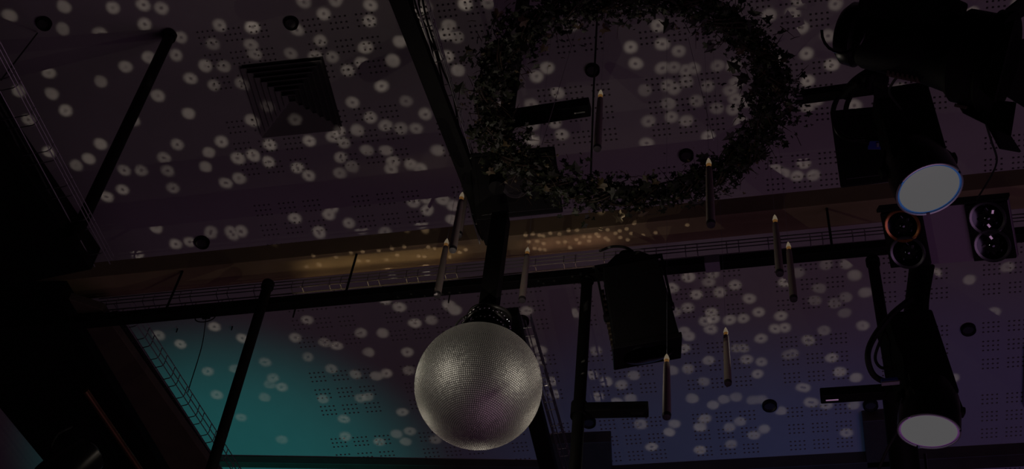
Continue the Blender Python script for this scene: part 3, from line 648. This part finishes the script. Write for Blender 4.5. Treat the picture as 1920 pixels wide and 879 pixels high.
# ------------------------------------------------------------------ lit lamps on the right
def lit_lamp(name, cpx, r, lens_px, dirc, label, lensmat, glaremat, color, power, body_len, xax, bdir):
    c = at(*cpx, r=r); ax = cw(dirc).normalized(); R0 = lens_px * r / F
    o = thing(name, label, 'spotlight', mtx=frame(c, ax, cw(xax)))
    MB().lathe([(R0 * 0.55, -R0 * 2.0), (R0 * 0.85, -R0 * 1.85), (R0 * 1.02, -R0 * 1.35), (R0 * 1.10, -R0 * 0.6), (R0 * 1.10, 0.0), (R0 * 1.03, R0 * 0.03), (R0 * 1.02, -R0 * 0.06)], 40).build('lamp_shroud', 'gloss', o, True)
    MB().lathe([(R0 * 0.995, -R0 * 0.03), (R0 * 0.97, R0 * 0.05), (R0 * 0.7, R0 * 0.10), (R0 * 0.35, R0 * 0.125), (0.0005, R0 * 0.13)], 40, cap=False).build('lens', lensmat, o, True, label='glowing white lens')
    for i in range(3):
        a0 = 2 * math.pi * (i / 3 + 0.09); pts = [(R0 * 1.07 * math.cos(a0 + (2 * math.pi / 3 - 0.12) * j / 14), R0 * 1.07 * math.sin(a0 + (2 * math.pi / 3 - 0.12) * j / 14), R0 * 0.06) for j in range(15)]
        MB().tube(pts, R0 * 0.035, 6).build('rim_clip', 'silver', o, True, label='thin bright rim')
    bd_ = o.matrix_world.to_3x3().inverted() @ cw(bdir).normalized(); b_0 = Vector((0, 0, -R0 * 1.15))
    MB().bar(b_0, b_0 + bd_ * R0 * (body_len + 1.2), R0 * 1.75, R0 * 1.5, (0, 1, 0)).build('lamp_body', 'black', o, bevel=R0 * 0.1)
    MB().lathe([(R0 * 1.09, -R0 * 0.02), (R0 * 1.0, R0 * 0.06), (R0 * 0.97, R0 * 0.03)], 40, cap=False).build('glare_ring', glaremat, o, True, label='coloured glowing ring in place of lens glare')  # emissive ring stands in for the coloured glare round the lens
    for s in (-1, 1):
        MB().bar((s * R0 * 1.16, 0, -R0 * 1.1), (s * R0 * 0.8, 0, -R0 * 2.0), R0 * 0.3, R0 * 0.08, (1, 0, 0)).build('yoke_arm', 'black', o)
        MB().lathe([(R0 * 0.2, 0), (R0 * 0.2, R0 * 0.14), (R0 * 0.1, R0 * 0.18)], 14, frame((s * R0 * 1.1, 0, -R0 * 1.1), (s, 0, 0))).build('tilt_knob', 'black', o, True)
    MB().bar((-R0 * 0.82, 0, -R0 * 2.0), (R0 * 0.82, 0, -R0 * 2.0), R0 * 0.3, R0 * 0.08).build('yoke_bridge', 'black', o)
    l = bpy.data.lights.new(name + '_beam', 'SPOT'); l.energy = power; l.color = color; l.spot_size = math.radians(50); l.spot_blend = 0.5; l.shadow_soft_size = R0 * 0.5
    lo = bpy.data.objects.new(name + '_beam', l); C.objects.link(lo); lo.location = c + ax * R0 * 0.3
    lo.rotation_euler = ax.to_track_quat('-Z', 'Y').to_euler()
    return o, R0
lit_lamp('par_lamp', (1742, 353), 5.5, 57, (0.14, 0.68, -0.72), 'large lit lamp with blue-white glare at upper right', 'lensw', 'glareblue', (0.3, 0.5, 1.0), 4, 1.5, (0.97, -0.2, 0), (-0.10, -0.85, 0.5))
lit_lamp('par_lamp', (1742, 806), 6.0, 51, (-0.19, 0.76, -0.62), 'lit lamp with violet-white glare at lower right', 'lensv', 'glareviolet', (0.8, 0.5, 1.0), 4, 2.2, (0.97, 0.24, 0), (-0.16, -0.85, 0.5))

# stem, cables and clamp of the lower lamp
st = at(1727, 500, r=6.6)
stem = thing('lamp_stem', 'thick black stem carrying the lower lit lamp', 'pipe', st)
e0 = at(1714, 612, r=6.35)
MB().tube(rel([st, e0], st), 0.046, 18).build('upper_tube', 'black', stem, True)
e1 = at(1712, 650, r=6.3)
MB().tube(rel([e0, e1], st), 0.034, 16).build('clamp_neck', 'steel', stem, True)
MB().tube(rel([e0 + (st - e0) * 0.02, e0 + (st - e0) * -0.06], st), 0.051, 18).build('collar', 'wire', stem, True)
MB().tube(rel([at(1748, 498, r=6.5), at(1737, 560, r=6.4), at(1736, 655, r=6.2)], st), 0.010, 8).build('side_rod', 'black', stem, True)
tag(MB().tube(spline([at(1708, 560, r=6.2), at(1672, 590, r=6.1), at(1640, 630, r=6.05), at(1627, 665, r=6.0), at(1636, 700, r=6.0), at(1660, 715, r=6.0), at(1690, 714, r=6.0)]), 0.012, 8).build('power_lead', 'cord', None, True), 'thick black power lead looping left of the lower lit lamp', 'cable')
tag(MB().tube(spline([at(1705, 580, r=6.25), at(1665, 612, r=6.15), at(1650, 640, r=6.1), at(1641, 672, r=6.1), at(1655, 690, r=6.1), at(1685, 684, r=6.1)]), 0.006, 8).build('power_lead', 'cord', None, True), 'thinner black lead inside the loop left of the lower lit lamp', 'cable')
cn = thing('cable_connector', 'blue and grey cable connector left of the lower lit lamp', 'connector', at(1668, 714, r=5.97))
MB().bar((-0.03, 0, 0), (0.03, 0.002, 0.004), 0.018, 0.016).build('connector_body', 'bluebody', cn, bevel=0.002)
MB().bar((-0.03, 0, -0.012), (0.034, 0.002, -0.008), 0.016, 0.008).build('connector_clip', 'grey', cn, bevel=0.001)
tag(MB().tube(spline([at(1746, 700, r=6.3), at(1700, 780, r=6.5), at(1660, 850, r=6.6), at(1630, 930, r=6.6)]), 0.006, 6).build('trailing_cable', 'cord', None, True), 'thin black cable trailing to the lower edge below the lit lamp', 'cable')
pp = thing('support_post', 'dark post behind the lower lit lamp running off the lower edge', 'post', at(1700, 930, r=6.9))
MB().tube(rel([at(1682, 740, r=6.7), at(1706, 960, r=6.9)], pp.location), 0.06, 14).build('post_tube', 'black', pp, True)
MB().tube(rel([at(1734, 850, r=6.6), at(1738, 885, r=6.6)], pp.location), 0.006, 8).build('post_clip', 'chrome', pp, True)

# black ballast box beside the upper lamp, with its arm and cables
o, p, nrm = facing_box('ballast_box', [(1556, 208), (1682, 196), (1696, 338), (1576, 352)], 5.9, 0.12, 'black ballast box left of the upper lit lamp', 'control box')
MB().hexa([v * 0.8 - nrm * 0.003 for v in p] + [v * 0.8 + nrm * 0.004 for v in p]).build('cover', 'gloss', o, bevel=0.002)
lp = at(1643, 272, r=5.88) - o.location
MB().bar(lp - right * 0.03, lp + right * 0.03, 0.03, 0.006, fwd).build('blue_socket', 'bluebody', o, bevel=0.001, label='blue socket')
for i in range(3):
    MB().bar(lp + right * (0.0 + 0.012 * i) - fwd * 0.005, lp + right * (0.008 + 0.012 * i) - fwd * 0.005, 0.014, 0.004, fwd).build('contact', 'silver', o)
arm = thing('fixture_arm', 'black arm reaching left from the upper fixtures towards the wreath', 'bracket', at(1640, 165, r=5.7))
MB().bar(rel([at(1502, 182, r=5.8)], arm.location)[0], rel([at(1650, 162, r=5.7)], arm.location)[0], 0.04, 0.04).build('arm_tube', 'black', arm, bevel=0.004)
MB().tube(rel(spline([at(1585, 178, r=5.72), at(1610, 155, r=5.65), at(1640, 142, r=5.6), at(1662, 150, r=5.6)]), arm.location), [0.02 + 0.0012 * i for i in range(19)], 10).build('elbow', 'black', arm, True)
MB().bar(rel([at(1648, 150, r=5.6)], arm.location)[0], rel([at(1658, 215, r=5.7)], arm.location)[0], 0.05, 0.04).build('drop_bracket', 'black', arm, bevel=0.004)
MB().tube(rel([at(1505, 183, r=5.76), at(1494, 184, r=5.76)], arm.location), 0.012, 8).build('end_bolt', 'chrome', arm, True)
hb = at(1655, 152, r=5.62) - arm.location
MB().tube([hb, Vector((hb.x, hb.y, H - arm.location.z))], 0.022, 12).build('suspension_pipe', 'black', arm, True)
for a, lb in [(((1572, 178), (1562, 210), (1570, 245), (1592, 262), (1622, 262)), 'left of two black cables looping over the ballast box'),
              (((1596, 176), (1586, 205), (1590, 240), (1606, 262), (1630, 268)), 'right of two black cables looping over the ballast box')]:
    tag(MB().tube(spline([at(*q, r=5.62) for q in a]), 0.009, 8).build('looped_cable', 'gloss', None, True), lb, 'cable')
tag(MB().tube(spline([at(1690, 205, r=5.55), at(1668, 175, r=5.3), at(1674, 155, r=4.95), at(1692, 135, r=4.62)]), 0.004, 8).build('looped_cable', 'cord', None, True), 'thin cable loop under the large black theatre spotlight', 'cable')
tag(MB().tube(spline([at(1846, 222, r=4.48), at(1858, 262, r=4.9), at(1869, 300, r=5.4), at(1858, 330, r=5.8), at(1830, 376, r=6.22)]), 0.0035, 6).build('safety_cable', 'cord', None, True), 'thin black safety cable below the barn door at upper right', 'cable')

# ------------------------------------------------------------------ large theatre spotlight, top right
r0 = 4.6; k = r0 / F
a0, a1 = at(1592, 62, r=r0 + 0.05), at(1925, 128, r=r0 - 0.1)
ax = (a1 - a0).normalized(); Lk = (a1 - a0).length
ts_ = thing('theatre_spotlight', 'large black theatre spotlight with barn doors in the top right corner', 'spotlight', mtx=frame(a0, ax, cw((0, 1, 0))))
MB().lathe([(0.02, -14 * k), (46 * k, -12 * k), (58 * k, 0), (60 * k, 22 * k), (50 * k, 30 * k)], 32).build('rear_cap', 'gloss', ts_, True)
MB().lathe([(50 * k, 24 * k), (58 * k, 40 * k), (62 * k, 150 * k), (70 * k, 200 * k), (84 * k, 215 * k), (84 * k, 262 * k), (92 * k, 268 * k), (92 * k, 290 * k), (80 * k, 292 * k)], 36).build('barrel', 'black', ts_, True)
MB().box((-62 * k, 0, 105 * k), (66 * k, 96 * k, 170 * k)).build('lamp_house', 'black', ts_, bevel=0.008)
for i in range(7):
    MB().box((58 * k, -10 * k, (100 + i * 9) * k), (10 * k, 44 * k, 3.2 * k)).build('cooling_fin', 'steel', ts_)
MB().box((88 * k, -6 * k, 240 * k), (6 * k, 34 * k, 22 * k)).build('gel_latch', 'steel', ts_, bevel=0.002)
for ang, l_ in ((0, 78), (90, 60), (180, 60), (270, 60)):
    a = math.radians(ang); d = Vector((math.cos(a), math.sin(a), 0)); s = Vector((-math.sin(a), math.cos(a), 0)); z = Vector((0, 0, 1))
    b0_ = d * 88 * k + z * 284 * k; out = (d * 0.72 + z * 0.7).normalized()
    pq = [b0_ - s * 52 * k, b0_ + s * 52 * k, b0_ + out * l_ * k + s * 70 * k, b0_ + out * l_ * k - s * 70 * k]; nn = out.cross(s) * 0.003
    MB().hexa([v - nn for v in pq] + [v + nn for v in pq]).build('barn_door', 'black', ts_)
# flap hanging below the front
pf = [at(1786, 178, r=4.55), at(1905, 192, r=4.5), at(1895, 256, r=4.45), at(1806, 212, r=4.5)]
inv = ts_.matrix_world.inverted(); nn = fwd * 0.004
MB().hexa([inv @ (v - nn) for v in pf] + [inv @ (v + nn) for v in pf]).build('barn_door', 'black', ts_)
MB().tube([(66 * k, 0, 60 * k), (92 * k, 0, 60 * k)], 8 * k, 10).build('tilt_knob', 'black', ts_, True)
MB().tube([(40 * k * math.cos(t_), -66 * k, 12 * k + 40 * k * math.sin(t_)) for t_ in [math.pi * i / 10 - 1.4 for i in range(11)]], 3 * k, 6).build('rear_handle', 'chrome', ts_, True)

# ------------------------------------------------------------------ four-lamp panel
pc = [at(1664, 392, r=6.3), at(1896, 366, r=6.2), at(1888, 488, r=6.3), at(1668, 502, r=6.4)]
pcen = sum(pc, Vector()) / 4; px_ = ((pc[1] - pc[0]) + (pc[2] - pc[3])).normalized(); py_ = ((pc[3] - pc[0]) + (pc[2] - pc[1])); py_ = (py_ - px_ * py_.dot(px_)).normalized()
pz_ = px_.cross(py_)
if pz_.dot(pcen - CAM) > 0: pz_ = -pz_      # faces the viewer
bl = thing('blinder_light', 'four-lamp blinder panel below the upper lit lamp at right', 'stage light', mtx=frame(pcen, pz_, px_))
sgn = 1 if bl.matrix_world.to_3x3().col[1].dot(py_) > 0 else -1
k = 6.3 / F
MB().box((0, 0, -0.02), (228 * k, 118 * k, 0.03)).build('back_panel', 'panel', bl, bevel=0.003)
MB().box((0, -sgn * 60 * k, 0.0), (234 * k, 6 * k, 0.05)).build('top_flange', 'black', bl, bevel=0.002)
for sx, wdt in ((-76, 74), (76, 74)):
    hb = MB().box((sx * k, sgn * 2 * k, 0.004), (wdt * k, 108 * k, 0.02)).build('lamp_frame', 'black', bl, bevel=0.002)
    for sy in (-26, 27):
        cx, cy = sx * k, sgn * sy * k; mt = frame((cx, cy, 0.014), (0, 0, 1))
        d = MB().lathe([(31 * k, 0), (33 * k, 0.004), (31 * k, 0.008), (27 * k, 0.005)], 28, mt, cap=False).build('lamp_rim', 'amber' if (sx < 0 and sy < 0) else 'dull', hb, True)
        MB().lathe([(27 * k, 0.004), (20 * k, 0.001), (9 * k, -0.001), (0.0005, -0.001)], 28, mt, cap=False).build('reflector', 'glass', hb, True)
        for j in range(8):
            a = 2 * math.pi * j / 8; MB().box((cx + 15 * k * math.cos(a), cy + 15 * k * math.sin(a), 0.016), (7 * k, 4 * k, 0.002), Matrix.Rotation(a + 0.5, 3, 'Z') @ Matrix.Rotation(R.uniform(-.5, .5), 3, 'X')).build('facet', 'chrome', hb)
        MB().lathe([(5 * k, 0.0), (5 * k, 0.01), (2 * k, 0.014)], 10, mt).build('bulb', 'glass', hb, True)
# white vertical panel at the right edge
o = MB().box((0, 0, 0), (0.16, 0.5, 0.03)).build('ceiling_plate', 'panel', None, bevel=0.004); o.location = at(1945, 705, z=H - 0.03); tag(o, 'pale rectangular plate on the ceiling at the right edge', 'panel')

# ------------------------------------------------------------------ small fixtures lower left and loose cables
lf = thing('stage_lamp', 'dark stage lamp mostly below the lower left edge', 'spotlight', mtx=frame(at(120, 890, r=6.2), cw((-0.5, 0.5, -0.7)), cw((1, 0, 0))))
MB().lathe([(0.03, -0.16), (0.075, -0.13), (0.09, -0.02), (0.09, 0.06), (0.08, 0.06)], 24).build('lamp_can', 'gloss', lf, True)
MB().lathe([(0.078, 0.05), (0.04, 0.06), (0.0005, 0.062)], 24, cap=False).build('lens', 'glass', lf, True)
for s in (-1, 1): MB().bar((s * 0.1, 0, 0), (s * 0.06, -0.16, -0.05), 0.02, 0.006, (1, 0, 0)).build('yoke_arm', 'black', lf)
tag(MB().tube(spline([at(92, 870, r=6.3), at(95, 840, r=6.3), at(108, 815, r=6.4), at(135, 800, r=6.5)]), 0.004, 6).build('curved_cable', 'cord', None, True), 'thin curved black cable above the stage lamp at lower left', 'cable')
tag(MB().tube([at(70, 62, z=H - 0.02), at(2, 150, z=7.6)], 0.004, 6).build('thin_cable', 'cord', None, True), 'thin dark cable from the top left socket to the wide basket', 'cable')
tag(MB().tube(spline([at(386, 598, z=8.9), at(378, 650, z=8.4), at(352, 735, z=7.6)]), 0.003, 6).build('thin_cable', 'cord', None, True), 'thin dark cable hanging across the teal ceiling', 'cable')
cl = thing('cable_clamp', 'small black clamp with a cable ring under the bar at the teal ceiling', 'clamp', at(384, 597, z=7.2))
MB().bar((-0.02, 0, 0.03), (0.02, 0, 0.03), 0.03, 0.04).build('clamp_block', 'black', cl, bevel=0.003)
MB().tube([(0.05 * math.cos(a), 0.0, 0.01 + 0.035 * math.sin(a)) for a in [math.pi * i / 10 + math.pi for i in range(11)]], 0.003, 6).build('cable_ring', 'cord', cl, True)

# ------------------------------------------------------------------ the beams sent out by the mirror ball
# each patch of light comes from whichever side of the ball has a clear path to it
bpy.context.view_layer.update(); dg = bpy.context.evaluated_depsgraph_get()
OUT = [Vector(v).normalized() for v in ((-0.65, -0.5, 0.6), (0.65, -0.5, 0.6), (-0.35, 0.62, 0.6))]
SIDES = [BALL + v * (BALL_R + 0.02) for v in OUT]
def clear(src, dst):
    d = dst - src; L = d.length; d.normalize()
    hit, loc, n_, i_, ob, m_ = sc.ray_cast(dg, src + d * 0.004, d, distance=L - 0.06)
    return not hit
def allot(pts, z):
    res = [[] for _ in SIDES]
    for n_, p in enumerate(pts):
        q = at(p[0], p[1], z=z)
        for k_ in range(len(SIDES)):
            kk = (k_ + n_ % 2) % len(SIDES)
            if (q - SIDES[kk]).normalized().dot(OUT[kk]) > 0.15 and clear(SIDES[kk], q): res[kk].append(p); break
    return res
sp, dt, bd = allot(SPOTS, H), allot(DOTS, BEAM_Z), allot(BAR_DOTS, 7.225)
for k_, src in enumerate(SIDES):
    facet_light('mirror_ball_facets', src, OUT[k_], sp[k_], dt[k_], bd[k_], 36, 1.6)
#print('facet beams', [len(v) for v in sp], [len(v) for v in dt], [len(v) for v in bd])
